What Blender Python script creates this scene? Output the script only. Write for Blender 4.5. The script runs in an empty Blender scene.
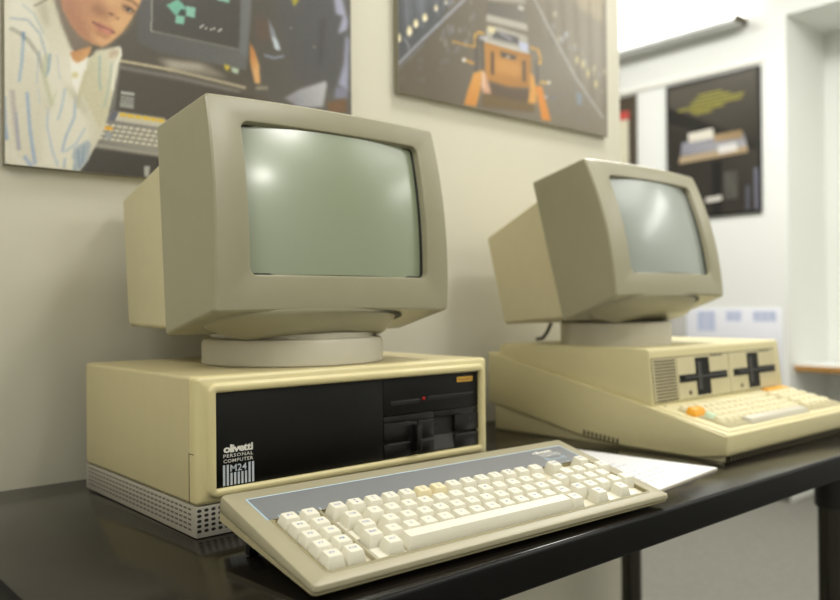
import bpy, bmesh, math, random
import numpy as np
from mathutils import Vector, Matrix
random.seed(7)
C = bpy.context.scene.collection
T = 0.74                                   # table top height above the floor; all local z below are relative to it

# ------------------------------------------------------------------ camera model (world = table coordinates)
CAM = (-0.3703, -0.7736, 0.2371); YAW, PITCH, ROLL, FPX = 0.7172, 0.0062, -0.0083, 812.04
def cam_axes():
    cy, sy, cp, sp = math.cos(YAW), math.sin(YAW), math.cos(PITCH), math.sin(PITCH)
    f = Vector((sy*cp, cy*cp, sp)); r = Vector((cy, -sy, 0)); u = r.cross(f)
    c, s = math.cos(ROLL), math.sin(ROLL)
    return c*r+s*u, -s*r+c*u, f
RX, UX, FX = cam_axes()
def on_plane(u, v, axis, val):
    """measured photo position -> point of a known wall plane"""
    d = RX*((u-420)/FPX)+UX*((300-v)/FPX)+FX
    t = (val-CAM[axis])/d[axis]
    return Vector(CAM)+d*t

# ------------------------------------------------------------------ materials
def lin(h):
    h = h.lstrip('#'); o = []
    for i in (0, 2, 4):
        c = int(h[i:i+2], 16)/255
        o.append(c/12.92 if c <= .04045 else ((c+.055)/1.055)**2.4)
    return (*o, 1)
def nd(nt, t, **k):
    n = nt.nodes.new(t)
    for a, b in k.items(): setattr(n, a, b)
    return n
def mat(name, col, rough=.5, metal=0, var=.04, scale=40, bump=0, bscale=900, coat=0, spec=.5, bdist=.0004):
    m = bpy.data.materials.new(name); m.use_nodes = True; nt = m.node_tree
    b = nt.nodes['Principled BSDF']; b.inputs['Roughness'].default_value = rough; b.inputs['Metallic'].default_value = metal
    b.inputs['Specular IOR Level'].default_value = spec
    b.inputs['Coat Weight'].default_value = coat; b.inputs['Coat Roughness'].default_value = .05
    c = lin(col); tc = nd(nt, 'ShaderNodeTexCoord')
    nz = nd(nt, 'ShaderNodeTexNoise'); nz.inputs['Scale'].default_value = scale; nz.inputs['Detail'].default_value = 4
    nt.links.new(tc.outputs['Object'], nz.inputs['Vector'])
    r = nd(nt, 'ShaderNodeMix', data_type='RGBA')
    r.inputs[6].default_value = [x*(1-var) for x in c[:3]]+[1]; r.inputs[7].default_value = [min(1, x*(1+var)) for x in c[:3]]+[1]
    nt.links.new(nz.outputs['Fac'], r.inputs[0]); nt.links.new(r.outputs[2], b.inputs['Base Color'])
    if bump:
        n2 = nd(nt, 'ShaderNodeTexNoise'); n2.inputs['Scale'].default_value = bscale; n2.inputs['Detail'].default_value = 2
        nt.links.new(tc.outputs['Object'], n2.inputs['Vector'])
        bp = nd(nt, 'ShaderNodeBump'); bp.inputs['Strength'].default_value = bump; bp.inputs['Distance'].default_value = bdist
        nt.links.new(n2.outputs['Fac'], bp.inputs['Height']); nt.links.new(bp.outputs['Normal'], b.inputs['Normal'])
    return m
def emat(name, col, s):
    m = bpy.data.materials.new(name); m.use_nodes = True; b = m.node_tree.nodes['Principled BSDF']
    b.inputs['Base Color'].default_value = lin(col); b.inputs['Emission Color'].default_value = lin(col); b.inputs['Emission Strength'].default_value = s
    return m
def print_mat(name, rough=.3):
    m = bpy.data.materials.new(name); m.use_nodes = True; nt = m.node_tree; b = nt.nodes['Principled BSDF']
    a = nd(nt, 'ShaderNodeAttribute', attribute_name='ink'); nz = nd(nt, 'ShaderNodeTexNoise'); nz.inputs['Scale'].default_value = 260
    tc = nd(nt, 'ShaderNodeTexCoord'); nt.links.new(tc.outputs['Object'], nz.inputs['Vector'])
    mx = nd(nt, 'ShaderNodeMix', data_type='RGBA', blend_type='OVERLAY'); mx.inputs[0].default_value = .12
    nt.links.new(a.outputs['Color'], mx.inputs[6]); nt.links.new(nz.outputs['Fac'], mx.inputs[7])
    nt.links.new(mx.outputs[2], b.inputs['Base Color']); b.inputs['Roughness'].default_value = rough
    return m
def perforated(name, col, px, pz, mode):
    """grey ventilation skirt: dark openings, round (front) or slotted (side)"""
    m = mat(name, col, .45, .15, .03); nt = m.node_tree; b = nt.nodes['Principled BSDF']
    src = b.inputs['Base Color'].links[0].from_socket
    tc = nd(nt, 'ShaderNodeTexCoord'); sp = nd(nt, 'ShaderNodeSeparateXYZ'); nt.links.new(tc.outputs['Object'], sp.inputs[0])
    def M(op, a, bb=None, c=None):
        n = nd(nt, 'ShaderNodeMath', operation=op)
        for i, x in enumerate((a, bb, c)):
            if x is None: continue
            if isinstance(x, (int, float)): n.inputs[i].default_value = x
            else: nt.links.new(x, n.inputs[i])
        return n.outputs[0]
    h = sp.outputs['X'] if mode == 'round' else sp.outputs['Y']
    fx = M('SUBTRACT', M('FRACT', M('DIVIDE', M('ADD', h, 10*px), px)), .5)
    fz = M('SUBTRACT', M('FRACT', M('DIVIDE', sp.outputs['Z'], pz)), .5)
    if mode == 'round': hole = M('LESS_THAN', M('ADD', M('MULTIPLY', fx, fx), M('MULTIPLY', fz, fz)), .105)
    else: hole = M('MULTIPLY', M('LESS_THAN', M('ABSOLUTE', fx), .37), M('LESS_THAN', M('ABSOLUTE', fz), .2))
    inz = M('MULTIPLY', M('GREATER_THAN', sp.outputs['Z'], .0042 if mode == 'round' else .0048), M('LESS_THAN', sp.outputs['Z'], .0302))
    hole = M('MULTIPLY', hole, inz)
    if mode != 'round':
        hole = M('MULTIPLY', hole, M('MULTIPLY', M('GREATER_THAN', sp.outputs['Y'], .012), M('LESS_THAN', sp.outputs['Y'], .312)))
    mx = nd(nt, 'ShaderNodeMix', data_type='RGBA'); nt.links.new(hole, mx.inputs[0]); nt.links.new(src, mx.inputs[6])
    mx.inputs[7].default_value = lin('1c1a16') if mode == 'round' else lin('55504a')
    nt.links.new(mx.outputs[2], b.inputs['Base Color']); return m

M = {}
M['wall'] = mat('wall_paint_cream', 'd6d2c2', .85, var=.015, scale=3, bump=.15, bscale=250)
M['wallw'] = mat('wall_paint_white', 'e8e9e4', .85, var=.01, scale=3)
M['ceil'] = mat('ceiling_paint', 'efece2', .9, var=.01)
M['carpet'] = mat('grey_carpet', '7a786f', .95, var=.25, scale=60, bump=.6, bscale=400, bdist=.003)
M['table'] = mat('table_laminate', '171411', .14, var=.22, scale=420, spec=.4)
M['tedge'] = mat('table_edge_black', '090909', .5, var=.1, spec=.12)
M['chrome'] = mat('leg_metal', '4a4844', .2, 1, .03)
M['collar'] = mat('leg_collar', '2b2a28', .4, .5)
M['m24'] = mat('plastic_cream', 'bfb48c', .5, bump=.12)
M['m24b'] = mat('plastic_cream_bezel', 'cfc393', .45, bump=.08)
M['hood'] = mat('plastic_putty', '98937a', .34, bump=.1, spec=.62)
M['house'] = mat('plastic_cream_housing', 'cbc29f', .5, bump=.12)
M['ped'] = mat('plastic_grey_putty', 'c6c0ae', .42, bump=.08)
M['black'] = mat('plastic_black', '060606', .45, var=.1, spec=.25)
M['blackg'] = mat('plastic_black_gloss', '101010', .33, var=.1, spec=.4)
M['blackd'] = mat('plastic_dark_recess', '060606', .6)
M['charcoal'] = mat('plastic_charcoal_highlight', '383735', .45)  # lightened so the colour carries the highlights on ridges and lips
M['skf'] = perforated('skirt_front_round_holes', 'aaa59a', .0078, .0052, 'round')
M['sks'] = perforated('skirt_side_slots', 'a9a396', .0105, .0052, 'slot')
M['skp'] = mat('skirt_plain', 'aaa59a', .45, .15)
M['white'] = mat('white_print', 'e6e4dc', .5)
M['silver'] = mat('pale_blue_print', 'c2cad2', .5)
M['yellow'] = mat('yellow_sticker', 'd8a63a', .4)
M['red'] = mat('red_lens', 'b02018', .25)
M['kb'] = mat('keyboard_case_beige', 'a19a81', .45, bump=.1)
M['kbl'] = mat('keyboard_tray_beige', 'b9af8c', .5)
M['well'] = mat('key_plate', 'd5ceb8', .5)
M['rim'] = mat('key_surround_olive', '8f8661', .5)
M['key'] = mat('keycap_ivory', 'dedaca', .42, var=.02)
M['keyy'] = mat('keycap_yellowed', 'dfd3ae', .42, var=.03)
M['ink'] = mat('legend_blue', '5a6fb0', .5)
M['strip'] = mat('grey_strip', '76787b', .42, var=.06, scale=300)
M['blue'] = mat('pale_blue_line', 'b3cfe0', .5)
M['m20'] = mat('plastic_cream_warm', 'd2c89c', .42, bump=.08)
M['m20f'] = mat('plastic_drive_face', 'cbc29e', .5)
M['m20k'] = mat('keycap_cream', 'd6cda8', .45)
M['wellk'] = mat('key_well_olive', '9a906a', .6)
M['orange'] = mat('keycap_orange', 'e8a21c', .4)
M['green'] = mat('keycap_pale_green', 'c3d6b8', .4)
M['spc'] = mat('keycap_grey', 'bdb7a4', .45)
M['ovent'] = mat('vent_shadow_brown', '4a4230', .7)
M['paper'] = mat('paper_white', 'e6e6ea', .6, var=.01)
M['card'] = mat('card_backing', 'bdb6a6', .6)
M['textg'] = mat('faint_print_grey', 'b9bccb', .7)
M['bluep'] = mat('blue_print', 'c3cce6', .7)
M['notice'] = mat('notice_paper', 'e7e8f0', .7, var=.01)
M['board'] = mat('poster_edge_board', '8f8a78', .6)
M['print'] = print_mat('poster_print')
M['printg'] = print_mat('poster_print_glossy', .22)
M['alu'] = mat('luminaire_grey', 'eceeec', .6, 0)
M['dark'] = mat('dark_brown', '4d4632', .6)
M['glow'] = emat('luminaire_diffuser', 'fffdf6', 3.0)
M['wood'] = mat('oak_edge', 'b0803e', .5, var=.2, scale=20)
M['skirt'] = mat('skirting_grey', '5f5c56', .6)
M['gpanel'] = mat('panel_grey', 'b9b8b2', .6)

def glass_mat(name, col):
    m = mat(name, col, .3, var=.01, coat=.0, spec=.9); b = m.node_tree.nodes['Principled BSDF']
    b.inputs['Coat Weight'].default_value = .7; b.inputs['Coat Roughness'].default_value = .17
    return m
M['crt'] = glass_mat('crt_glass_green', '8d987e')
M['crt2'] = glass_mat('crt_glass_grey', '929a94')

# ------------------------------------------------------------------ mesh helpers
def new(): return bmesh.new()
def obj(name, bm, mats, parent=None, smooth=38, loc=None, rot=None):
    bmesh.ops.remove_doubles(bm, verts=bm.verts, dist=1e-7)
    bmesh.ops.recalc_face_normals(bm, faces=bm.faces)
    me = bpy.data.meshes.new(name); bm.to_mesh(me); bm.free()
    for m in (mats if isinstance(mats, (list, tuple)) else [mats]): me.materials.append(M[m])
    if smooth:
        me.shade_smooth(); me.set_sharp_from_angle(angle=math.radians(smooth))
    o = bpy.data.objects.new(name, me); C.objects.link(o)
    if parent: o.parent = parent
    if loc: o.location = loc
    if rot: o.rotation_euler = rot
    return o
def raw(name, bm, mats, parent=None):      # layered prints: keep faces exactly as given
    me = bpy.data.meshes.new(name); bm.to_mesh(me); bm.free()
    for m in (mats if isinstance(mats, (list, tuple)) else [mats]): me.materials.append(M[m])
    o = bpy.data.objects.new(name, me); C.objects.link(o)
    if parent: o.parent = parent
    return o
def tag(o, label, cat=None, group=None, kind=None):
    if label: o['label'] = label
    if cat: o['category'] = cat
    if group: o['group'] = group
    if kind: o['kind'] = kind
    return o
def thing(name, label, cat, loc, rot=(0, 0, 0), group=None):
    o = bpy.data.objects.new(name, None); C.objects.link(o); o.empty_display_size = .05
    o.location = (loc[0], loc[1], loc[2]+T); o.rotation_euler = rot
    return tag(o, label, cat, group)
def box(bm, x0, x1, y0, y1, z0, z1, bev=0, seg=2, mi=0):
    r = bmesh.ops.create_cube(bm, size=1)
    vs = r['verts']
    for v in vs:
        v.co = Vector(((x0+x1)/2+v.co.x*(x1-x0), (y0+y1)/2+v.co.y*(y1-y0), (z0+z1)/2+v.co.z*(z1-z0)))
    fs = {f for v in vs for f in v.link_faces}
    for f in fs: f.material_index = mi
    if bev:
        es = list({e for v in vs for e in v.link_edges})
        q = bmesh.ops.bevel(bm, geom=es, offset=bev, segments=seg, profile=.5, affect='EDGES')
        for f in q['faces']: f.material_index = mi
    return vs
def prism(bm, pts, x0, x1, bev=0, seg=2, mi=0):
    """(y,z) outline extruded along x"""
    a = [bm.verts.new((x0, y, z)) for y, z in pts]; b = [bm.verts.new((x1, y, z)) for y, z in pts]
    fs = [bm.faces.new(a[::-1]), bm.faces.new(b)]; n = len(pts)
    for i in range(n): fs.append(bm.faces.new((a[i], a[(i+1) % n], b[(i+1) % n], b[i])))
    for f in fs: f.material_index = mi
    if bev:
        es = list({e for f in fs for e in f.edges})
        q = bmesh.ops.bevel(bm, geom=es, offset=bev, segments=seg, profile=.5, affect='EDGES')
        for f in q['faces']: f.material_index = mi
def lathe(bm, prof, cx, cy, n=64, mi=0, cap=True):
    loops = []
    for r, z in prof:
        loops.append([bm.verts.new((cx+r*math.cos(2*math.pi*k/n), cy+r*math.sin(2*math.pi*k/n), z)) for k in range(n)])
    for a, b in zip(loops, loops[1:]):
        for k in range(n):
            f = bm.faces.new((a[k], a[(k+1) % n], b[(k+1) % n], b[k])); f.material_index = mi
    if cap:
        bm.faces.new(loops[0][::-1]).material_index = mi; bm.faces.new(loops[-1]).material_index = mi
def tube(bm, pts, r, n=10, mi=0):
    pts = [Vector(p) for p in pts]; loops = []
    for i, p in enumerate(pts):
        d = (pts[min(i+1, len(pts)-1)]-pts[max(i-1, 0)]).normalized()
        a = d.orthogonal().normalized() if i == 0 else (a - d*a.dot(d)).normalized()
        b = d.cross(a)
        loops.append([bm.verts.new(p+(a*math.cos(2*math.pi*k/n)+b*math.sin(2*math.pi*k/n))*r) for k in range(n)])
    for A, B in zip(loops, loops[1:]):
        for k in range(n): bm.faces.new((A[k], A[(k+1) % n], B[(k+1) % n], B[k])).material_index = mi
    bm.faces.new(loops[0][::-1]).material_index = mi; bm.faces.new(loops[-1]).material_index = mi
def rrect(x0, x1, z0, z1, r, nc=6, ns=1, o=0):
    """rounded rectangle, anticlockwise from lower left; o grows it"""
    x0 -= o; x1 += o; z0 -= o; z1 += o; r = max(r+o, .0004); P = []
    cs = [((x1-r, z0+r), -90), ((x1-r, z1-r), 0), ((x0+r, z1-r), 90), ((x0+r, z0+r), 180)]
    for i, ((cx, cz), a0) in enumerate(cs):
        arc = [(cx+r*math.cos(math.radians(a0+90*k/nc)), cz+r*math.sin(math.radians(a0+90*k/nc))) for k in range(nc+1)]
        P += arc
        (nx, nz), na = cs[(i+1) % 4]
        q = (nx+r*math.cos(math.radians(na)), nz+r*math.sin(math.radians(na)))
        for k in range(1, ns): P.append((arc[-1][0]+(q[0]-arc[-1][0])*k/ns, arc[-1][1]+(q[1]-arc[-1][1])*k/ns))
    return P
def loft(bm, loops, mi=0, cap0=False, cap1=False):
    L = [[bm.verts.new(p) for p in lp] for lp in loops]; n = len(L[0])
    for j, (a, b) in enumerate(zip(L, L[1:])):
        for k in range(n):
            f = bm.faces.new((a[k], a[(k+1) % n], b[(k+1) % n], b[k])); f.material_index = mi[j] if isinstance(mi, list) else mi
    if cap0: bm.faces.new(L[0][::-1]).material_index = mi[0] if isinstance(mi, list) else mi
    if cap1: bm.faces.new(L[-1]).material_index = mi[-1] if isinstance(mi, list) else mi
    return L
_tc = {}
def text_geo(txt, bold=0, spacing=1.0):
    k = (txt, bold, spacing)
    if k not in _tc:
        cu = bpy.data.curves.new('t', 'FONT'); cu.body = txt; cu.size = 1; cu.offset = bold; cu.space_character = spacing; cu.resolution_u = 2
        o = bpy.data.objects.new('t', cu); C.objects.link(o)
        dg = bpy.context.evaluated_depsgraph_get(); me = bpy.data.meshes.new_from_object(o.evaluated_get(dg))
        _tc[k] = ([tuple(v.co) for v in me.vertices], [tuple(p.vertices) for p in me.polygons])
        bpy.data.objects.remove(o); bpy.data.curves.remove(cu); bpy.data.meshes.remove(me)
    return _tc[k]
def text(bm, txt, fn, x0, x1, y0, y1, mi=0, bold=0, spacing=1.0, h=None):
    """lettering fitted to the box x0..x1, y0..y1; fn maps (x,y) to a 3D point"""
    vs, ps = text_geo(txt, bold, spacing)
    ax, bx = min(v[0] for v in vs), max(v[0] for v in vs); ay, by = min(v[1] for v in vs), max(v[1] for v in vs)
    V = [bm.verts.new(fn(x0+(v[0]-ax)/(bx-ax)*(x1-x0), y0+(v[1]-ay)/(by-ay)*(y1-y0))) for v in vs]
    for p in ps:
        try: bm.faces.new([V[i] for i in p]).material_index = mi
        except ValueError: pass

# ------------------------------------------------------------------ the setting
YW, YF, XL, XR = .3828, -.257, -.184, 1.272
FZ, CZ = -T, 2.0
def struct(name, bm, m, smooth=0, label=None):
    o = obj(name, bm, m, None, smooth); o.location.z += T; o['kind'] = 'structure'
    if label: o['label'] = label
    return o
bm = new(); box(bm, -2.6, 4.4, -4.3, 3.6, FZ-.1, FZ); struct('floor', bm, 'carpet')
bm = new(); box(bm, -2.6, 4.4, -4.3, 3.6, CZ, CZ+.1); struct('ceiling', bm, 'ceil')
bm = new(); box(bm, -2.4, 1.286, YW, YW+.16, FZ, CZ, .004); struct('wall_back', bm, 'wall', 30)
bm = new(); box(bm, -2.6, -2.4, -4.3, 3.6, FZ, CZ); struct('wall_left', bm, 'wallw')
bm = new(); box(bm, -2.4, 4.4, -4.3, -4.1, FZ, CZ); struct('wall_front', bm, 'wallw')
bm = new(); box(bm, -2.4, 4.4, 3.4, 3.6, FZ, CZ); struct('wall_rear', bm, 'wallw')
WX, NY, NX, LZ = 3.6, 1.035, 4.04, 1.645
bm = new()
box(bm, WX, 4.4, NY, 3.4, FZ, CZ); box(bm, WX, 4.4, -.9, NY, LZ, CZ); box(bm, WX, 4.4, -4.1, -.9, FZ, CZ); box(bm, NX, 4.4, -.9, NY, FZ, LZ)
struct('wall_right', bm, 'wallw')
bm = new(); box(bm, WX-.014, WX, NY, 3.4, FZ, FZ+.08, .003); struct('baseboard_right', bm, 'skirt', 30)
bm = new(); box(bm, WX-.012, WX, 1.15, 3.4, 1.44, 1.452, .002); struct('trim_1', bm, 'ceil', 30)

# ------------------------------------------------------------------ table
tb = thing('table', 'long dark brown glossy table with black edges carrying both computers', 'table', ((XL+XR)/2, (YF+YW)/2, -T))
W2, D2 = (XR-XL)/2, (YW-.004-YF)/2
bm = new(); box(bm, -W2+.004, W2-.004, -D2+.004, D2, T-.006, T, .002); obj('table_top', bm, 'table', tb)
bm = new(); box(bm, -W2, W2, -D2, D2, T-.037, T-.0012, .0035, 3); obj('edge_band', bm, 'tedge', tb)
bm = new()
box(bm, -W2+.06, W2-.06, D2-.09, D2-.06, T-.075, T-.037, .003); box(bm, -W2+.06, W2-.06, -D2+.108, -D2+.132, T-.075, T-.037, .003)
obj('under_frame', bm, 'collar', tb)
for lx in (-.646, .648):
    for ly in (-.199, .237):
        lg = new(); lathe(lg, [(.0225, .004), (.0225, T-.1)], lx, ly, 28); lo = obj('leg', lg, 'chrome', tb)
        cg = new(); lathe(cg, [(.026, T-.142), (.028, T-.138), (.028, T-.037)], lx, ly, 28); obj('leg_collar', cg, 'collar', lo)
        fg = new(); lathe(fg, [(.03, 0), (.03, .012), (.024, .02)], lx, ly, 28); obj('foot_cap', fg, 'collar', lo)

# ------------------------------------------------------------------ computer (left): box 0..W, front y=0
W, D, H, HB = .4234, .3228, .165, .0335
pc = thing('desktop_computer', 'cream desktop computer with black front panel under the left monitor', 'computer', (0, 0, 0))
bm = new(); box(bm, 0, W, .0100, D, HB, H, .0045, 3); obj('cover', bm, 'm24', pc)
bm = new()
pts = [(-.0004, .0), (.0055, .0)]
box(bm, -.0004, .0045, .0145, .0153, HB+.002, .086, 0); box(bm, -.0004, .0045, .004, .0153, .0855, .0863, 0)
obj('panel_seam', bm, 'ovent', pc)
bm = new()
box(bm, .0005, W-.0005, .0005, D, .0008, HB-.001, .001)
for f in bm.faces:
    n = f.normal
    f.material_index = 1 if n.y < -.9 else (2 if n.x < -.9 else 0)
obj('ventilation_skirt', bm, ['skp', 'skf', 'sks'], pc)
for fx_, fy_ in ((.03, .03), (W-.03, .03), (.03, D-.03), (W-.03, D-.03)):
    bm = new(); lathe(bm, [(.009, 0), (.009, .003)], fx_, fy_, 16); obj('foot', bm, 'black', pc)
# front bezel: rounded cream frame with a raised inner rim
PX0, PX1, PZ0, PZ1 = .0217, .4073, .0485, .1478
bm = new()
def B(o, y, outer=False, r=.004):
    if outer: return [(x, y, z) for x, z in rrect(0, W, HB, H, .0045, 5, 1, o)]
    return [(x, y, z) for x, z in rrect(PX0, PX1, PZ0, PZ1, .0012, 5, 1, o)]
loft(bm, [B(0, .0147, 1), B(0, .004, 1), B(-.0012, .0014, 1), B(-.004, 0, 1), B(.0105, 0), B(.0092, -.0012), B(.0082, -.0038), B(.0068, -.0048),
          B(.0025, -.0048), B(.0008, -.0038), B(0, -.001), B(0, .006)])
obj('front_bezel', bm, 'm24b', pc, 50)
DX = .2447
bm = new(); box(bm, PX0-.001, DX-.0004, .0008, .01, PZ0-.001, PZ1+.001, .0006); pn = obj('front_panel', bm, 'black', pc)
bm = new()
fn = lambda x, y: (x, .0005, y)
text(bm, 'olivetti', fn, .0312, .0660, .0840, .0925, 0, bold=.035, spacing=.88)
text(bm, 'PERSONAL', fn, .0312, .0660, .0791, .0827, 0, bold=.006, spacing=1.15)
text(bm, 'COMPUTER', fn, .0312, .0660, .0737, .0773, 0, bold=.006, spacing=1.1)
text(bm, 'M24', fn, .0390, .0582, .0640, .0712, 1, bold=.012)
for k in range(9):
    x = .0306+k*.00425; top = .0716 if k in (0, 1, 7, 8) else .0628
    V = [bm.verts.new(p) for p in ((x, .0005, .0500), (x+.0025, .0005, .0500), (x+.0025, .0005, top), (x, .0005, top))]
    bm.faces.new(V).material_index = 1
raw('lettering', bm, ['white', 'silver'], pn)
# right half: drive bay cover above, floppy drive below
bm = new()
box(bm, DX+.0004, PX1+.001, .0012, .01, .1015, PZ1+.001, .0006)
bay = obj('bay_cover', bm, 'black', pc)
bm = new()
box(bm, .2565, .3035, .0002, .0045, .1178, .1190, .0003); box(bm, .3175, .3985, .0002, .0045, .1195, .1207, .0003)
obj('bay_ridge', bm, 'charcoal', bay)
bm = new()
box(bm, .2565, .3035, .0009, .0030, .1140, .1178); box(bm, .3175, .3985, .0009, .0030, .1160, .1195)
obj('bay_groove', bm, 'blackd', bay)
bm = new(); bmesh.ops.create_uvsphere(bm, u_segments=14, v_segments=8, radius=.0023, matrix=Matrix.Translation((.3098, .0008, .1186))); obj('indicator_light', bm, 'red', bay)['label'] = 'small red indicator light'
bm = new(); box(bm, .3682, .3966, .0002, .002, .1352, .1418, .0003, mi=0)
text(bm, 'PERSONAL COMPUTER', lambda x, y: (x, .0000, y), .3700, .3950, .1373, .1394, 1, bold=.02)
obj('sticker', bm, ['yellow', 'charcoal'], bay, 0)['label'] = 'small yellow rectangular sticker'
dr = bpy.data.objects.new('floppy_drive', None); C.objects.link(dr); dr.parent = pc
bm = new()
box(bm, DX+.0006, .3268, .0010, .01, .0932, .1008, .0005); box(bm, .3276, PX1, .0010, .01, .0932, .1008, .0005)   # the two label strips
box(bm, DX+.0006, .2880, .0006, .01, .0700, .0926, .0006); box(bm, DX+.0006, .2880, .0006, .01, PZ0, .0668, .0006)
box(bm, .3005, .3270, .0006, .01, .0715, .0926, .0006); box(bm, .3005, .3270, .0006, .01, PZ0, .0680, .0006)
box(bm, .3640, PX1, .0006, .01, .0710, .0926, .0006); box(bm, .3640, PX1, .0006, .01, PZ0, .0672, .0006)
obj('drive_face', bm, 'blackg', dr)
bm = new(); box(bm, DX+.0006, PX1, .0055, .012, PZ0, .0935, 0); obj('drive_slot', bm, 'blackd', dr)
for a, b in ((.2500, .2860), (.3010, .3270), (.3645, .4050)):
    bm = new(); box(bm, a, b, -.0008, .003, .0655, .0672, .0004); obj('slot_lip', bm, 'charcoal', dr)
bm = new(); box(bm, .2915, .2985, -.0085, .006, .0540, .0880, .0012, 2); box(bm, .2885, .3000, .0015, .006, .0500, .0920, .0008); obj('latch_lever', bm, 'blackg', dr)
bm = new(); prism(bm, [(.0008, .0505), (.0052, .0690), (.0052, .0505)], .3278, .3632); obj('finger_recess', bm, 'charcoal', dr)
bm = new(); bmesh.ops.create_uvsphere(bm, u_segments=12, v_segments=8, radius=.0016, matrix=Matrix.Translation((.3905, .0006, .0848))); obj('drive_light', bm, 'charcoal', dr)

# ------------------------------------------------------------------ monitors
def monitor(name, label, p, base_z, ped_prof, crt, plate, cable=None):
    """p: fitted pose and sizes; frame: x right, y back, z up the face, pitched back"""
    yaw, pit = p['yaw'], p['pit']
    cx, cy = p['x']-p['yb']*math.sin(yaw), p['y']+p['yb']*math.cos(yaw)
    t = thing(name, label, 'monitor', (cx, cy, base_z), (0, 0, yaw))
    off = Vector((0, -p['yb'], p['z']-base_z)); R = Matrix.Rotation(-pit, 3, 'X')
    P = lambda x, y, z: R @ Vector((x, y, z))+off
    w, wt, h, hw, dh = p['w'], p['wt'], p['h'], p['hw'], p['dh']
    def bul(x, z): return .009*(2*x/w)**2+.012*(2*(z-h/2)/h)**2
    sx = (p['sr']-p['sl'])/2; s0, s1 = p['sb'], p['st']
    def ring(o, r, y, bulge=True, shape='out'):
        out = []
        if shape == 'out':
            for x, z in rrect(-w/2-.0025, w/2+.002, -.003, h+.0015, r, 6, 14, o):
                k = min(max(z/h, 0), 1); X = x*(1+(wt/w-1)*k)
                out.append(P(X, y+(bul(X, z) if bulge else 0), z))
        else:
            for x, z in rrect(-sx, sx, s0, s1, r, 6, 14, o): out.append(P(x, y+bul(x, z), z))
        return out
    def back(o, y, r=.005):
        out = []
        zb = p['hb0']; zt = p['hb1']
        for x, z in rrect(-w/2-.0025, w/2+.002, -.003, h+.0015, r, 6, 14, o):
            k = z/h; wk = hw+(hw*wt/w-hw)*k*.5
            out.append(P(x/w*wk, y, zb+(zt-zb)*k))
        return out
    bm = new()
    loft(bm, [back(-.02, dh-.002), back(-.003, dh), back(0, dh-.003),
              ring(0, .0055, .0045), ring(-.0008, .0055, .0016), ring(-.003, .0055, .0),
              ring(.0045, .008, 0, True, 'in'), ring(.0028, .008, .0006, True, 'in'), ring(.0016, .007, .003, True, 'in'), ring(0, .006, .0105, True, 'in')], cap0=True)
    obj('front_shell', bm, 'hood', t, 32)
    bm = new(); loft(bm, [ring(.0004, .006, .0085, True, 'in'), ring(-.0014, .006, .0092, True, 'in'), ring(-.0017, .006, .022, True, 'in')]); obj('screen_gasket', bm, 'blackd', t)
    bm = new(); L = []
    zc_ = (s0+s1)/2
    for s in (1, .97, .88, .76, .62, .48, .34, .2, .08):
        L.append([P(x*s, .0035+((x*s)**2+((z-zc_)*s)**2)/1.2, (z-zc_)*s+zc_) for x, z in rrect(-sx, sx, s0, s1, .006, 6, 14, .0005)])
    loft(bm, L, cap1=True); obj('screen', bm, crt, t, 60)
    # rear housing
    bw, bd, bb, bt = p['bw'], p['bd'], p['bb'], p['bt1']; ztop = p['zh']
    def hs(x_half, y, zb, zt, o=0, r=.007): return [P(x, y, z) for x, z in rrect(-x_half, x_half, zb, zt, r, 5, 1, o)]
    bm = new()
    loft(bm, [hs(p['bw0']/2, dh-.006, p['hb0']+.001, ztop), hs(bw/2, bd-.006, bb, bt), hs(bw/2, bd-.002, bb, bt, -.0016), hs(bw/2, bd, bb, bt, -.006)], cap0=True, cap1=True)
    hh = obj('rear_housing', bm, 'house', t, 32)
    # underside: flat black disc painting the shadow gap, and the tilt dome
    mid = dh*.5; slope = p['hb0']/dh
    def under(rx, ry, dz, ox=0, n=96):
        out = []
        for k in range(n):
            c, q = math.cos(2*math.pi*k/n), math.sin(2*math.pi*k/n)
            X, Y = ox+rx*math.copysign(abs(c)**.7, c), mid+ry*math.copysign(abs(q)**.7, q)
            out.append(P(X, Y, -.003+slope*Y+dz))
        return out
    a, b = p['dr'], dh*.42
    bm = new(); loft(bm, [under(a*.90, b*.99, -.0005, -.015), under(a*.6, b*.6, -.0005, -.015)], cap1=True); obj('tilt_gap_shade', bm, 'blackd', t)
    bm = new()
    loft(bm, [under(a*.90, b*.99, .004, -.026)]+[under(a*.90*fx, b*.99*fy, -dz, -.026+.022*(1-fx)/.3) for fx, fy, dz in ((1, 1, 0), (.985, .965, .002), (.94, .89, .006), (.88, .80, .0105), (.82, .71, .0145), (.76, .62, .0175), (.70, .55, .019))], cap1=True)
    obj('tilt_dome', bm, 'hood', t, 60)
    bm = new(); lathe(bm, ped_prof, 0, 0, 96); obj('pedestal', bm, 'ped', t, 30)
    if plate:
        bm = new(); lathe(bm, plate, 0, 0, 96); obj('swivel_plate', bm, 'ped', t, 30)
    if cable:
        bm = new(); tube(bm, [Vector(c) for c in cable], .0033); obj('cable', bm, 'black', t, 40)['label'] = 'short black cable'
    return t
p1 = dict(x=.2005, y=-.0008, z=.2357, yaw=-.0254, pit=.1128, w=.331, h=.2403, dh=.1378, hb0=-.0134, hb1=.2348, sl=-.1235, sr=.126, sb=.0393, st=.2097,
          wt=.3235, bd=.330, hw=.344, bt1=.1911, bb=.0119, bw=.297, yb=.1385, bw0=.305, zh=.212, dr=.138)
r1 = .1168
monitor('monitor', 'putty coloured monitor with green-grey screen on the left computer, in front of the poster', p1, H,
        [(r1-.002, 0), (r1, .002), (r1, .026), (r1-.0025, .0315), (r1-.009, .0335)], 'crt', [(r1-.011, .0335), (r1-.0105, .0385), (r1-.014, .0405)])

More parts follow.
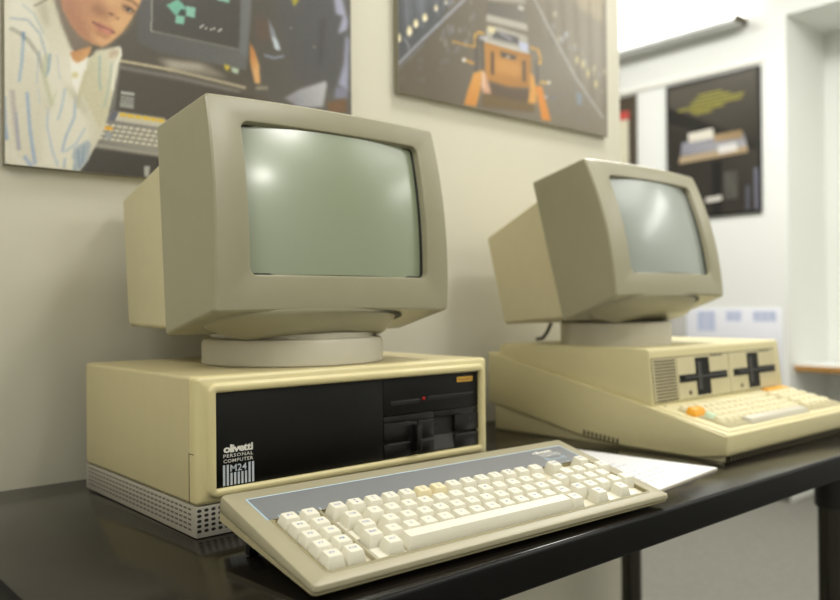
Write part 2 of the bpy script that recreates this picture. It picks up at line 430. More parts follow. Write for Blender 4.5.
# ------------------------------------------------------------------ second computer (right)
mx, my, mw = .755, -.171, .470
m2 = thing('desktop_computer', 'wedge-shaped cream computer with built-in keyboard and two disk drives, right half of the table', 'computer', (mx, my, 0))
slope = .212; zf = .042
zdeck = lambda y: zf+slope*y            # local y measured from the front edge
DB = .491; yb_ = .141                   # depth; drive face position
# wedge shell: keyboard tray side walls, ridge along both sides
bm = new()
prism(bm, [(.004, .009), (.0, .014), (0, zf-.002), (.003, zf+.0004), (yb_+.02, zdeck(yb_+.02)), (DB-.003, zdeck(DB)), (DB, zdeck(DB)-.004), (DB, .050), (.272, .0128), (.188, .0055), (.05, .0045)], 0, mw, .0042, 3)
sh = obj('wedge_shell', bm, 'm20', m2, 35)
bm = new(); prism(bm, [(.012, .0), (.012, .012), (.192, .010), (DB-.012, .052), (DB-.012, .0)], .007, mw-.007, .001); obj('base_pan', bm, 'm20f', m2, 30)
bm = new()
for k in range(46): box(bm, .012+k*.0098, .0165+k*.0098, .0035, .02, .0015, .0095)
obj('front_vent', bm, 'ovent', m2)
for k in range(9):
    bm = new(); box(bm, -.0004, .004, .193+k*.0084, .1975+k*.0084, -.0004+.0055+k*.0009, .0140+k*.0009); obj('vent_slot', bm, 'ovent', m2)
# upper body (drive box)
Z1 = .1635
bm = new()
prism(bm, [(yb_-.0085, zdeck(yb_)-.006), (yb_+.0005, Z1-.004), (yb_+.004, Z1), (DB-.030, Z1), (DB-.02, Z1-.006), (DB-.02, .12)], .011, mw-.011, .003, 3)
obj('drive_housing', bm, 'm20', m2, 30)
# drive front, slightly slanted plane
z0f, z1f = .0745, .1475
def FP(x, z, d=0):                       # on the slanted drive face, d = out towards the viewer
    k = (z-(zdeck(yb_)-.006))/(Z1-.004-(zdeck(yb_)-.006))
    return Vector((x-mx, (yb_-.0085)+.009*k-d, z))
def slab(bm, x0, x1, z0, z1, d0, d1, mi=0):
    a = [bm.verts.new(FP(x, z, d0)) for x, z in ((x0, z0), (x1, z0), (x1, z1), (x0, z1))]; b = [bm.verts.new(FP(x, z, d1)) for x, z in ((x0, z0), (x1, z0), (x1, z1), (x0, z1))]
    fs = [bm.faces.new(a), bm.faces.new(b)]+[bm.faces.new((a[i], a[(i+1) % 4], b[(i+1) % 4], b[i])) for i in range(4)]
    for f in fs: f.material_index = mi
bm = new(); slab(bm, .7695, 1.1900, z0f, z1f, -.004, .0004); obj('face_surround', bm, 'ovent', m2, 0)
bm = new(); slab(bm, .7712, .8405, z0f+.001, z1f-.0015, -.004, .0014)
gp = obj('grille_panel', bm, 'm20f', m2, 0)
bm = new()
for k in range(13): slab(bm, .7745, .8370, .0772+k*.0053, .0798+k*.0053, 0, .0019)
obj('grille_slot', bm, 'ovent', gp, 0)
for (xa, xb, ca, cb, ha, hb) in ((.8420, 1.0115, .8985, .9455, .8456, 1.0026), (1.0135, 1.1885, 1.0795, 1.1235, 1.0265, 1.1853)):
    d = bpy.data.objects.new('disk_drive', None); C.objects.link(d); d.parent = m2
    bm = new(); slab(bm, xa, ca, z0f+.001, z1f-.0015, -.004, .0018); slab(bm, cb, xb, z0f+.001, z1f-.0015, -.004, .0018)
    slab(bm, ca, cb, z1f-.0045, z1f-.0015, -.004, .0018); slab(bm, ca, cb, z0f+.001, z0f+.004, -.004, .0018); obj('drive_plate', bm, 'm20f', d, 0)
    bm = new(); slab(bm, ca-.0005, cb+.0005, z0f+.002, z1f-.003, -.002, .0008); obj('finger_slot', bm, 'black', d, 0)
    bm = new(); slab(bm, ca+.004, ca+.016, z0f+.014, z1f-.012, .0005, .0035); obj('door_catch', bm, 'charcoal', d, 0)
    bm = new(); slab(bm, ha, hb, .1038, .1162, -.001, .0028); slab(bm, ha+.012, hb-.006, .1098, .1126, .0022, .0062, 1); obj('disk_slot', bm, ['black', 'charcoal'], d, 0)  # charcoal bar paints the highlight line along the slot
    c_ = FP((xa+ca)/2+.006, .0852, .0016)
    bm = new(); bmesh.ops.create_cone(bm, cap_ends=True, segments=18, radius1=.0042, radius2=.0036, depth=.002, matrix=Matrix.Translation(c_) @ Matrix.Rotation(math.pi/2, 4, 'X')); obj('drive_light', bm, 'dark', d, 30)
    bm = new(); slab(bm, cb+.002, cb+.046, z1f-.0042, z1f-.0022, .0015, .0022); obj('drive_badge', bm, 'dark', d, 0)
# keyboard deck
def KP(x, y, h): return (x, y, zdeck(y)+h)
def deck_box(bm, x0, x1, y0, y1, h0, h1, tx=0, mi=0):
    lo = [bm.verts.new(KP(x, y, h0)) for x, y in ((x0, y0), (x1, y0), (x1, y1), (x0, y1))]
    hi = [bm.verts.new(KP(x, y, h1)) for x, y in ((x0+tx, y0+tx*1.4), (x1-tx, y0+tx*1.4), (x1-tx, y1-tx*.5), (x0+tx, y1-tx*.5))]
    fs = [bm.faces.new(lo), bm.faces.new(hi)]+[bm.faces.new((lo[i], lo[(i+1) % 4], hi[(i+1) % 4], hi[i])) for i in range(4)]
    for f in fs: f.material_index = mi
bm = new(); deck_box(bm, .013, mw-.013, .0075, yb_-.006, -.004, .0012); obj('keyboard_deck', bm, 'm20', m2, 0)
bm = new(); deck_box(bm, .036, .322, .018, .106, .0008, .0022); deck_box(bm, .332, mw-.022, .018, .106, .0008, .0022); obj('key_well', bm, 'wellk', m2, 0)
U = .0193
def m20key(x, y, wu, m, h=.0095, dd=.0172):
    bm = new(); deck_box(bm, x-wu/2, x+wu/2, y-dd/2, y+dd/2, .001, h, .0028)
    bmesh.ops.bevel(bm, geom=bm.edges[:], offset=.0008, segments=1, affect='EDGES')
    return obj('key', bm, m, m2, 40)
rows = [(.097, .046), (.078, .052), (.059, .056), (.040, .050)]
for ri, (y, x0) in enumerate(rows):
    for k in range(14):
        x = x0+k*U
        if x > .312: break
        mm = 'm20k'
        if ri == 2 and k == 0: mm = 'green'
        if ri == 1 and k == 0: continue
        m20key(x, y, .0178, mm)
o = m20key(.048, .0795, .036, 'orange', .0125); o['label'] = 'wide orange key'
bm = new(); deck_box(bm, .100, .305, .0145, .0335, .001, .0088, .0028); bmesh.ops.bevel(bm, geom=bm.edges[:], offset=.0008, segments=1, affect='EDGES'); obj('space_bar', bm, 'spc', m2, 40)
for ri, y in enumerate((.097, .078, .059, .040)):
    for k in range(5):
        if .343+k*.0205 < mw-.03: m20key(.343+k*.0205, y, .0185, 'm20k')
bm = new(); deck_box(bm, .368, .452, .114, .131, .0005, .0045); obj('name_plate', bm, 'orange', m2, 0)['label'] = 'orange strip above the number keys'
bm = new(); deck_box(bm, .31, .37, .117, .129, .0005, .002); obj('status_strip', bm, 'm20f', m2, 0)
bm = new(); bmesh.ops.create_uvsphere(bm, u_segments=10, v_segments=6, radius=.0018, matrix=Matrix.Translation(KP(.034, .127, .001))); obj('power_light', bm, 'dark', m2)

p2 = dict(x=.8785, y=-.0282, z=.2568, yaw=-.0009, pit=.2629, w=.332, h=.2330, dh=.135, hb0=-.0116, hb1=.2347, sl=-.1225, sr=.122, sb=.0366, st=.2025,
          wt=.332, bd=.2882, hw=.337, bt1=.1888, bb=.018, bw=.294, yb=.1422, bw0=.305, zh=.212, dr=.138)
r2 = .0991
monitor('monitor', 'tilted beige monitor with pale grey screen standing on the right computer', p2, .1635,
        [(r2, 0), (r2, .038), (r2-.003, .0405)], 'crt2', None,
        cable=[(-.022, .130, .052), (-.0185, .136, .036), (-.012, .150, .020), (-.005, .168, .006), (-.004, .185, .0036)])

# ------------------------------------------------------------------ keyboard in front of the left computer
KX, KY, KYAW, KT, KW, KD, TF, TB, KZ = -.0102, -.2325, -.0352, .2469, .4778, .1721, .0098, .0263, .0155
kb = thing('keyboard', 'beige computer keyboard with ivory keys and grey top strip at the table edge', 'keyboard', (KX, KY, KZ), (KT, 0, KYAW))
bm = new()
def KR(o, z, r=.006): return [(x, y, z if z is not None else 0) for x, y in rrect(-.0025, KW+.0025, -.0015, KD+.0025, r, 6, 1, o)]
def bot(o, f, r=.006, dz=0):                   # points on the wedge underside, f = share of the side height
    return [(x, y, -(TF+(TB-TF)*min(max(y/KD, 0), 1))*f-dz) for x, y in rrect(-.0025, KW+.0025, -.0015, KD+.0025, r, 6, 1, o)]
def well_ring(o, z): return [(x, y, z) for x, y in rrect(.0200, .4585, .0130, .1090, .003, 6, 1, o)]
loft(bm, [bot(-.0006, .60), bot(0, .56), KR(0, -.0035), KR(-.0012, -.001), KR(-.0035, 0), well_ring(.0026, 0), well_ring(.0018, .0009), well_ring(-.0002, .0009), well_ring(-.001, 0), well_ring(-.001, -.0055)], mi=[0, 0, 0, 0, 0, 0, 1, 1, 1], cap0=True, cap1=False)
obj('top_shell', bm, ['kb', 'rim'], kb, 40)
bm = new(); loft(bm, [bot(-.003, 1), bot(-.0012, .96), bot(-.0004, .60, dz=.0011)], cap0=True, cap1=True); obj('bottom_shell', bm, 'kbl', kb, 40)
bm = new(); loft(bm, [bot(-.0016, .70), bot(-.0016, .58)]); obj('shell_seam', bm, 'dark', kb, 40)
bm = new(); box(bm, .0188, .4597, .012, .110, -.006, -.0035); obj('key_plate', bm, 'well', kb, 0)
bm = new(); box(bm, .0688, .0718, .0135, .1090, -.0055, .0006, .0005); obj('divider_bar', bm, 'kb', kb, 30)
bm = new()
box(bm, .0205, .0690, .1085, .1092, -.0055, .0014); box(bm, .0718, .458, .1085, .1092, -.0055, .0014)
obj('well_back_edge', bm, 'dark', kb, 0)
# grey strip with pale blue outline
bm = new()
q = lambda x0, x1, y0, y1, z, mi: [setattr(bm.faces.new([bm.verts.new(p) for p in ((x0, y0, z), (x1, y0, z), (x1, y1, z), (x0, y1, z))]), 'material_index', mi)]
q(.0155, .4615, .1108, .1562, .0003, 1); q(.0170, .4598, .1108, .1545, .0005, 0)
for x in (.0285, .0500, .0725, .3345, .352, .372, .392, .4105, .4295, .447): q(x, x+.0012, .1108, .1158, .0007, 1)
fk = lambda x, y: (x, y, .0008)
text(bm, 'olivetti', fk, .4000, .4330, .1425, .1490, 2, bold=.035, spacing=.88)
text(bm, 'PERSONAL', fk, .4045, .4400, .1370, .1402, 2, bold=.01, spacing=1.1)
text(bm, 'COMPUTER', fk, .4045, .4400, .1325, .1357, 2, bold=.01, spacing=1.1)
for k in range(9): q(.4045+k*.0041, .4045+k*.0041+.0011, .1215, .1265 if k in (2, 3, 4, 5, 6) else .1300, .0008, 1)
raw('label_strip', bm, ['strip', 'blue', 'white'], kb)
# keys
def key_bm(w, d, z1, top=(.0065, .0068), lean=.0012):
    bm = new(); z0 = -.0035
    def lp(hx, hy, z, s, r): return [(x, y+s, z) for x, y in rrect(-hx, hx, -hy, hy, r, 3, 1)]
    loft(bm, [lp(w/2, d/2, z0, 0, .001), lp(w/2, d/2, z0+.002, 0, .0012), lp(w/2-.0026, d/2-.0024, z1-.0006, lean, .0014), lp(w/2-.0031, d/2-.0029, z1, lean, .0012)], cap0=True, cap1=False)
    lst = lp(w/2-.0031, d/2-.0029, z1, lean, .0012); V = [bm.verts.new(p) for p in lst]
    bm.faces.new(V)
    if w < .03:                          # gently dished top
        pass
    bmesh.ops.remove_doubles(bm, verts=bm.verts, dist=1e-6)
    return bm
def add_legend(bm, s, z1, lean=.0012):
    lines = s.split('|'); z = z1+.00012
    if len(lines) == 1:
        n = len(s); hw_ = min(.0012*n+.0002, .0042); hh = .0014
        text(bm, s, lambda x, y: (x, y+lean, z), -hw_, hw_, -.0004-hh+.001, .0010+hh-.001+.0006, 1, bold=.015)
    else:
        text(bm, lines[0], lambda x, y: (x, y+lean, z), -.0011, .0011, .0010, .0036, 1, bold=.015)
        text(bm, lines[1], lambda x, y: (x, y+lean, z), -.0010, .0010, -.0030, -.0004, 1, bold=.015)
def key(x, y, s='', w=.0190, d=.0172, z1=.0094, m='key', name='key'):
    bm = key_bm(w, d, z1)
    if s: add_legend(bm, s, z1)
    bmesh.ops.recalc_face_normals(bm, faces=[f for f in bm.faces if f.material_index == 0])
    return_o = raw(name, bm, [m, 'ink'], kb); return_o.location = (x, y, 0)
    return_o.data.shade_smooth(); return_o.data.set_sharp_from_angle(angle=math.radians(30))
    return return_o
P_ = .0208; Y4, Y3, Y2, Y1, Y0 = .0985, .0775, .0590, .0415, .0240
for k, s in enumerate(['ESC', '!|1', '@|2', '#|3', '$|4', '%|5', '^|6', '&|7', '*|8', '(|9', ')|0', '_|-', '+|=']):
    key(.0830+k*P_, Y4, s, m='keyy' if k in (5, 6) else 'key')
for k, s in enumerate('QWERTYUIOP[]'): key(.1112+k*.0207, Y3, s)
for k, s in enumerate("ASDFGHJKL;'`"): key(.1168+k*.0207, Y2, s)
for k, s in enumerate('\\ZXCVBNM,./'): key(.1070+k*.0209, Y1, s)
key(.0860, Y3, 'TAB'); key(.0890, Y2, 'CTRL'); key(.0845, Y1, 'SHIFT'); key(.0930, Y0, 'ALT'); key(.3390, Y1, 'SHIFT'); key(.3388, Y0, 'CAPS')
key(.3555, Y4, '<'); key(.3650, (Y3+Y2)/2, 'RET'); key(.3650, Y1, 'PRT')
key(.3880, Y4, 'NUM'); key(.4360, Y4, 'SCR')
for r_, (yy, ss) in enumerate(((Y3, '789'), (Y2, '456'), (Y1, '123'))):
    for k, s in enumerate(ss): key(.3860+k*.0213, yy, s)
key(.4500, Y3, '-'); key(.4500, Y1, '+'); key(.3800, Y0, 'INS'); key(.4190, Y0, 'DEL')
for k in range(5):
    yy = (.0960, .0775, .0595, .0415, .0240)[k]
    key(.0300, yy, 'F%d' % (2*k+1)); key(.0512, yy, 'F%d' % (2*k+2))
sb_ = key(.2170, Y0, '', w=.222, d=.0172, z1=.0108, name='space_bar')
# blank stepped plates beside the narrow caps
for x0, x1, y in ((.0735, .0790, Y2), (.0735, .0770, Y3), (.0735, .0850, Y0), (.3940, .4120, Y4), (.4430, .4570, Y4), (.3900, .4110, Y0), (.4280, .4440, Y0), (.0985, .1040, Y0), (.322, .331, Y0), (.441, .459, .059)):
    bm = new(); box(bm, x0, x1, y-.0083, y+.0083, -.004, -.0005, .0006); obj('blank_plate', bm, 'key', kb, 30)
for lx in (.022, KW-.022):
    # prop foot reaching down to the table from the tilted underside
    bm = new(); Mi = (Matrix.Rotation(KYAW, 3, 'Z') @ Matrix.Rotation(KT, 3, 'X')).inverted()
    base = Vector((lx, KD-.030, -.018)); wp = Mi.inverted() @ base
    dn = Mi @ Vector((0, .006, -(KZ+wp.z)+.0012)) ; ft = base+dn
    ax = Mi @ Vector((.0065, 0, 0)); ay = Mi @ Vector((0, .0045, 0))
    lo = [bm.verts.new(ft+ax*i+ay*j) for i, j in ((-1, -1), (1, -1), (1, 1), (-1, 1))]; hi = [bm.verts.new(base+ax*i*.8+ay*j*1.5) for i, j in ((-1, -1), (1, -1), (1, 1), (-1, 1))]
    bm.faces.new(lo); bm.faces.new(hi)
    for i in range(4): bm.faces.new((lo[i], lo[(i+1) % 4], hi[(i+1) % 4], hi[i]))
    bmesh.ops.bevel(bm, geom=bm.edges[:], offset=.0012, segments=2, affect='EDGES')
    obj('prop_foot', bm, 'black', kb, 40)

# ------------------------------------------------------------------ paper beside the keyboard
pp = thing('paper_sheet', 'white printed sheet on a thin backing lying right of the ivory keyboard', 'paper', (.698, -.184, 0), (0, 0, .115))
bm = new(); box(bm, -.21, 0, 0, .297, 0, .0036, .0004); obj('backing_card', bm, 'card', pp, 30)
bm = new(); box(bm, -.2095, -.0005, .0005, .2965, .0036, .0044); ink_z = .00465
for k in range(16):
    y = .03+k*.0155; L_ = random.uniform(.55, 1)*.15
    if k in (4, 9): continue
    x = -.185
    while x < -.185+L_:
        ww = random.uniform(.006, .02); V = [bm.verts.new(p) for p in ((x, y, ink_z), (x+ww, y, ink_z), (x+ww, y+.0026, ink_z), (x, y+.0026, ink_z))]; bm.faces.new(V).material_index = 1; x += ww+.003
obj('sheet', bm, ['paper', 'textg'], pp, 0)

# ------------------------------------------------------------------ posters
def ink_mesh(name, shapes, to3d, parent, m='print'):
    """flat printed picture: layered polygons with ink colours; shape = (colour | list of colours, points)"""
    me = bpy.data.meshes.new(name); V, F, K = [], [], []
    for i, (col, pts) in enumerate(shapes):
        b0 = len(V)
        for j, pt in enumerate(pts):
            V.append(to3d(pt, i)); K.append(lin(col[j % len(col)] if isinstance(col, (list, tuple)) else col))
        F.append(tuple(range(b0, b0+len(pts))))
    me.from_pydata(V, [], F); at = me.color_attributes.new('ink', 'FLOAT_COLOR', 'POINT')
    for i, c in enumerate(K): at.data[i].color = c
    me.materials.append(M[m]); o = bpy.data.objects.new(name, me); C.objects.link(o); o.parent = parent; return o
class Print:
    """soft-edged picture painted with polygons, later laid as ink and gloss-haze colours on the flat face of a poster board"""
    S = 2
    def __init__(s, u0, u1, v0, v1, col):
        s.u0, s.v0 = u0, v0; s.a = np.empty(((v1-v0)*2, (u1-u0)*2, 3)); s.a[:] = s.c(col)
    @staticmethod
    def c(h): return np.array([int(h[i:i+2], 16)/255 for i in (0, 2, 4)])
    def poly(s, pts, col, soft=.8, alpha=1., to=None, p0=None, p1=None):
        P = (np.array(pts, float)-(s.u0, s.v0))*2; pad = soft*5+3
        x0, y0 = np.maximum(np.floor(P.min(0)-pad), 0).astype(int); h, w = s.a.shape[:2]
        x1 = int(min(w, P[:, 0].max()+pad)); y1 = int(min(h, P[:, 1].max()+pad))
        if x1 <= x0 or y1 <= y0: return
        X, Y = np.meshgrid(np.arange(x0, x1)+.5, np.arange(y0, y1)+.5); m = np.zeros(X.shape, bool)
        for a, b in zip(P, np.roll(P, -1, 0)):
            if a[1] == b[1]: continue
            m ^= ((a[1] > Y) != (b[1] > Y)) & (X < (b[0]-a[0])*(Y-a[1])/(b[1]-a[1])+a[0])
        k = m.astype(float); sg = soft*2
        if sg > .2:
            r = int(sg*2.5)+1; g = np.exp(-.5*(np.arange(-r, r+1)/sg)**2); g /= g.sum()
            for ax in (0, 1):
                q = np.pad(k, [(r, r) if i == ax else (0, 0) for i in (0, 1)], 'edge'); o = 0
                for j, gv in enumerate(g): o = o+gv*(q[j:j+k.shape[0]] if ax == 0 else q[:, j:j+k.shape[1]])
                k = o
        k = (k*alpha)[..., None]; col = s.c(col)
        if to:
            A = (np.array(p0, float)-(s.u0, s.v0))*2; D_ = (np.array(p1, float)-(s.u0, s.v0))*2-A
            t = np.clip(((X-A[0])*D_[0]+(Y-A[1])*D_[1])/(D_@D_), 0, 1)[..., None]; col = col*(1-t)+s.c(to)*t
        s.a[y0:y1, x0:x1] = s.a[y0:y1, x0:x1]*(1-k)+col*k
    def line(s, pts, w, col, soft=.6, alpha=1.):
        p = [Vector(q) for q in pts]; L, R_ = [], []
        for i, q in enumerate(p):
            d = (p[min(i+1, len(p)-1)]-p[max(i-1, 0)]).normalized(); n = Vector((-d.y, d.x))*w/2
            L.append(tuple(q+n)); R_.append(tuple(q-n))
        s.poly(L+R_[::-1], col, soft, alpha)
    def ell(s, x, y, rx, ry, col, soft=.6, alpha=1., rot=0):
        c, n = math.cos(rot), math.sin(rot)
        s.poly([(x+rx*math.cos(t/8*math.pi)*c-ry*math.sin(t/8*math.pi)*n, y+rx*math.cos(t/8*math.pi)*n+ry*math.sin(t/8*math.pi)*c) for t in range(16)], col, soft, alpha)
    def lay(s, name, parent, loc, y, w, h, hv, step, tilt=0):
        """ink mesh covering the board face, w x h, fine up to height hv"""
        xs = np.linspace(.0008, w-.0008, int(w/step)); zs = np.append(np.linspace(.0008, hv, int(hv/step)), h-.0008)
        V, K = [], []; Rm = np.array([RX, UX, FX]); cam = np.array(CAM)
        gx, gz = np.meshgrid(xs, zs); ct, st = math.cos(tilt), math.sin(tilt)
        W_ = np.stack([loc[0]+gx*ct+gz*st, np.full(gx.shape, y), loc[2]-gx*st+gz*ct], -1)
        q = (W_-cam) @ Rm.T; u = 420+FPX*q[..., 0]/q[..., 2]; v = 300-FPX*q[..., 1]/q[..., 2]
        iu = np.clip(((u-s.u0)*2).astype(int), 0, s.a.shape[1]-1); iv = np.clip(((v-s.v0)*2).astype(int), 0, s.a.shape[0]-1)
        col = s.a[iv, iu]; L = np.where(col <= .04045, col/12.92, ((col+.055)/1.055)**2.4)
        nz, nx = gx.shape; V = np.stack([gx, np.full(gx.shape, y-loc[1]), gz], -1).reshape(-1, 3)
        idx = np.arange(nz*nx).reshape(nz, nx); F = np.stack([idx[:-1, :-1], idx[:-1, 1:], idx[1:, 1:], idx[1:, :-1]], -1).reshape(-1, 4)
        me = bpy.data.meshes.new(name); me.from_pydata(V.tolist(), [], F.tolist()); at = me.color_attributes.new('ink', 'FLOAT_COLOR', 'POINT')
        at.data.foreach_set('color', np.concatenate([L, np.ones((nz, nx, 1))], -1).astype(np.float32).ravel())
        me.materials.append(M['print']); o = bpy.data.objects.new(name, me); C.objects.link(o); o.parent = parent; return o
YP = YW-.0127
l1 = (-.0845, YW, .4240)
po = thing('poster', 'photo poster of a person in a striped shirt, behind the left monitor', 'poster', l1)
bm = new(); box(bm, 0, .557, -.0125, -.0005, 0, .60, .0008); obj('mount_board', bm, 'board', po, 30)
A = Print(-20, 356, -30, 186, '5a544b')  # picture colours have the grey haze of gloss reflection mixed in
A.poly([(100, 64), (352, 96), (352, 190), (100, 190)], '57514a', 3, to='615a50', p0=(110, 80), p1=(350, 110))
A.poly([(139, -40), (137, 42), (160, 53), (246, 70), (254, -40)], '5c5b5a', 1, to='6b6b6a', p0=(140, 20), p1=(250, 30))
A.poly([(153, -40), (151, 31), (239, 49.5), (242, -40)], '504d4a', .7)
A.line([(153, -40), (151.3, 30), (153, 32)], 1.5, 'a9a79f', .5); A.line([(151.5, 31), (239, 49.5)], 1.2, '8a8880', .6)
A.poly([(243, -40), (240, 52), (247, 60), (255, -40)], '76787a', 1.4, .8)
A.poly([(178, -1), (187, 8), (176, 16), (166.5, 5)], '78b9a4', .6); A.poly([(186, 6), (195.5, 7.5), (195, 18), (186, 16)], '8cc4b2', .6); A.poly([(176, 15), (185, 16.5), (184, 24.5), (175, 23)], '86c2ae', .6)
A.poly([(180, 10), (183, 9), (186, 14), (178, 15)], '3f4c48', .5); A.poly([(217, -6), (230, -4), (229, 3), (217, 0)], '8ac2b0', .6)
for a, b in ((201, 27), (203, 25.5), (206, 28.4), (211, 29.4), (214, 28.5), (219, 31), (221, 29.5)): A.ell(a, b, 1.3, .8, 'd8d8d0', .4, 1, -.6)
A.poly([(157, 58), (206, 64), (228, 78), (170, 71)], '8f887c', 2, to='8a8276', p0=(160, 60), p1=(226, 76)); A.poly([(165, 60), (200, 64), (206, 70), (172, 68)], 'b4ada0', 2, .8)
A.line([(119, 60.5), (145, 65), (172, 70)], 2.4, 'c9bd9f', .7); A.line([(168, 69), (210, 79), (246, 88)], 2.6, 'b3a991', .7); A.line([(119, 67), (180, 78), (240, 92)], 3, '8c8a86', 1.2, .8)
A.poly([(224, 64), (230, 66), (229, 72), (225, 69)], 'cdb84a', .8); A.poly([(231, 67), (239, 69), (238, 74), (232, 72)], 'b9c8b4', .8); A.ell(229, 70, 1.5, 1, '4c4a2c', .5)
A.poly([(113, 69), (252, 96), (252, 130), (108, 112)], '504a43', 1, .8); A.poly([(115, 66), (120, 68), (115, 110), (110, 110)], '77746e', .8)
A.poly([(121, 91), (134.5, 93), (134.5, 96), (121, 94)], 'b5b6b2', .5); A.poly([(120.5, 95.5), (134.3, 97.5), (134, 109), (120, 107)], '979791', .5)
for k in range(3): A.line([(121, 98+k*2.2), (134, 99.6+k*2.2)], .7, '6f6d66', .3)
A.poly([(111, 110), (165, 118), (165, 154), (94, 141)], '7d7b78', .8, to='8f8c85', p0=(110, 112), p1=(120, 150))
A.poly([(112, 111), (119, 112), (115, 121), (108, 120)], '656672', .7); A.poly([(119, 112), (166, 119.5), (165, 128), (115, 120.5)], 'c6c0af', .6)
for k in range(6): A.poly([(120+k*7.6, 112.6+k*1.15), (126.6+k*7.6, 113.6+k*1.15), (126+k*7.6, 117+k*1.15), (119.4+k*7.6, 116+k*1.15)], 'ddb93e', .5)
for r_ in range(4):
    for k in range(11):
        x = 105-r_*2.2+k*6.1; y = 123.4+r_*4.3+k*.85
        A.poly([(x-.4, y+.6), (x+5, y+1), (x+4.6, y+4.2), (x-.8, y+3.8)], '8a867a', .5); A.poly([(x, y), (x+4.5, y+.6), (x+4, y+2.9), (x-.6, y+2.4)], 'd3cdbb', .45)
A.poly([(103, 125.5), (113, 127), (112, 130.5), (102, 129)], 'e0a62c', .5); A.poly([(106, 131), (112, 132), (111, 140), (105, 139)], '9a9da0', .6)
A.poly([(96, 142), (165, 153), (165, 158), (92, 147)], '9b988f', 1); A.poly([(92, 148), (166, 158), (166, 190), (70, 190)], '4b4742', 1.2, to='433f3b', p0=(90, 150), p1=(110, 178)); A.poly([(144, 166), (150, 166), (149, 178), (144, 176)], 'a9a9a4', .7)
# seated person, right of the print
A.poly([(252, -40), (350, -40), (352, 120), (300, 120), (254, 90)], '5c5750', 1.2, to='66635f', p0=(255, 20), p1=(340, 40))
A.poly([(275, -40), (338, -40), (350, 40), (336, 92), (296, 80), (280, 30)], '5b5a5d', 5, .8)
A.poly([(333, -10), (341, -6), (348, 22), (347, 30), (338, 34), (343, 16), (336, 14)], 'a9aac2', 1.4); A.poly([(346, 34), (349, 40), (348, 92), (338, 84), (344, 64)], 'a2a4bd', 1.6); A.poly([(320, 20), (326, 16), (322, 60), (318, 70)], '4d4b4e', 2, .7); A.poly([(336, 86), (348, 90), (347, 100), (334, 98)], '8f91a8', 1.5, .8)
A.poly([(250, 42), (255, 52), (259.5, 66), (260, 84), (255, 83), (250, 62)], 'c58a52', .9, to='d9a972', p0=(250, 60), p1=(259, 66))
A.poly([(284, 98), (300, 89), (326, 81), (327, 85), (323, 107), (300, 108)], '94939a', 1.2, to='bdbec2', p0=(290, 100), p1=(325, 84))
A.poly([(268, 18), (274, 30), (281, 50), (276, 50), (270, 34)], '96a0ab', .8, .9); A.poly([(272, 36), (277, 40), (280, 50), (275, 49)], 'c9d2dc', .8); A.line([(264, 55), (274, 58), (284, 56)], 2.4, '8a92a2', .8); A.poly([(256, 16), (268, 20), (270, 40), (258, 40)], '6d574c', 3, .7)
A.poly([(326, 103), (346, 98), (347, 112), (330, 114)], '7a5f47', 1.4); A.poly([(290, -6), (300, -2), (294, 7)], 'a9a23e', .9); A.ell(291, 28, .8, .8, '9a9588', .3); A.ell(314.5, 47, .8, .8, '9a9588', .3)
A.line([(256, 88), (268, 88)], 3, 'a9a08c', 1, .8)
# person in the striped shirt: dark behind, shirt, collar, neck, face
A.poly([(-20, -40), (56, -40), (76, 62), (120, 46), (121, 54), (114, 90), (104, 130), (88, 160), (79, 172), (-20, 168)], 'dcd7c6', .7, to='d3cebb', p0=(10, 20), p1=(100, 150))
A.poly([(10, -6), (30, 0), (44, 30), (54, 60), (66, 84), (84, 110), (92, 140), (70, 168), (40, 166), (48, 100), (36, 60), (10, 26)], 'e3dfd1', 3, .8)
A.poly([(44, -20), (54, -10), (66, 28), (76, 62), (70, 90), (58, 70), (48, 44), (34, 8)], 'cfc9b2', 1.6, to='e4dfd0', p0=(44, 0), p1=(70, 70)); A.poly([(38, 4), (46, 2), (50, 26), (44, 24)], 'bbb49f', 2, .8); A.line([(34, 6), (48, -1)], 1.6, '8a8070', .7)
A.poly([(96, 50), (119, 47), (121, 54), (113, 88), (108, 116), (100, 132), (90, 108), (80, 92), (88, 62)], 'cdc7ab', 1.4, to='dedac6', p0=(92, 70), p1=(116, 60)); A.poly([(110, 50), (120, 50), (117, 56), (108, 58)], 'c6b39a', 1.6); A.line([(120, 48), (121, 54), (115, 66), (112, 90)], 2, 'efece2', .7)
A.poly([(70, 56), (78, 62), (88, 54), (86, 72), (78, 96), (72, 84)], 'f0ede4', .8); A.ell(75, 75, 3.4, 3, 'd8cf9e', 1)
A.line([(86, 70), (80, 90), (78, 108)], 2.4, 'bfb68e', 1, .8)
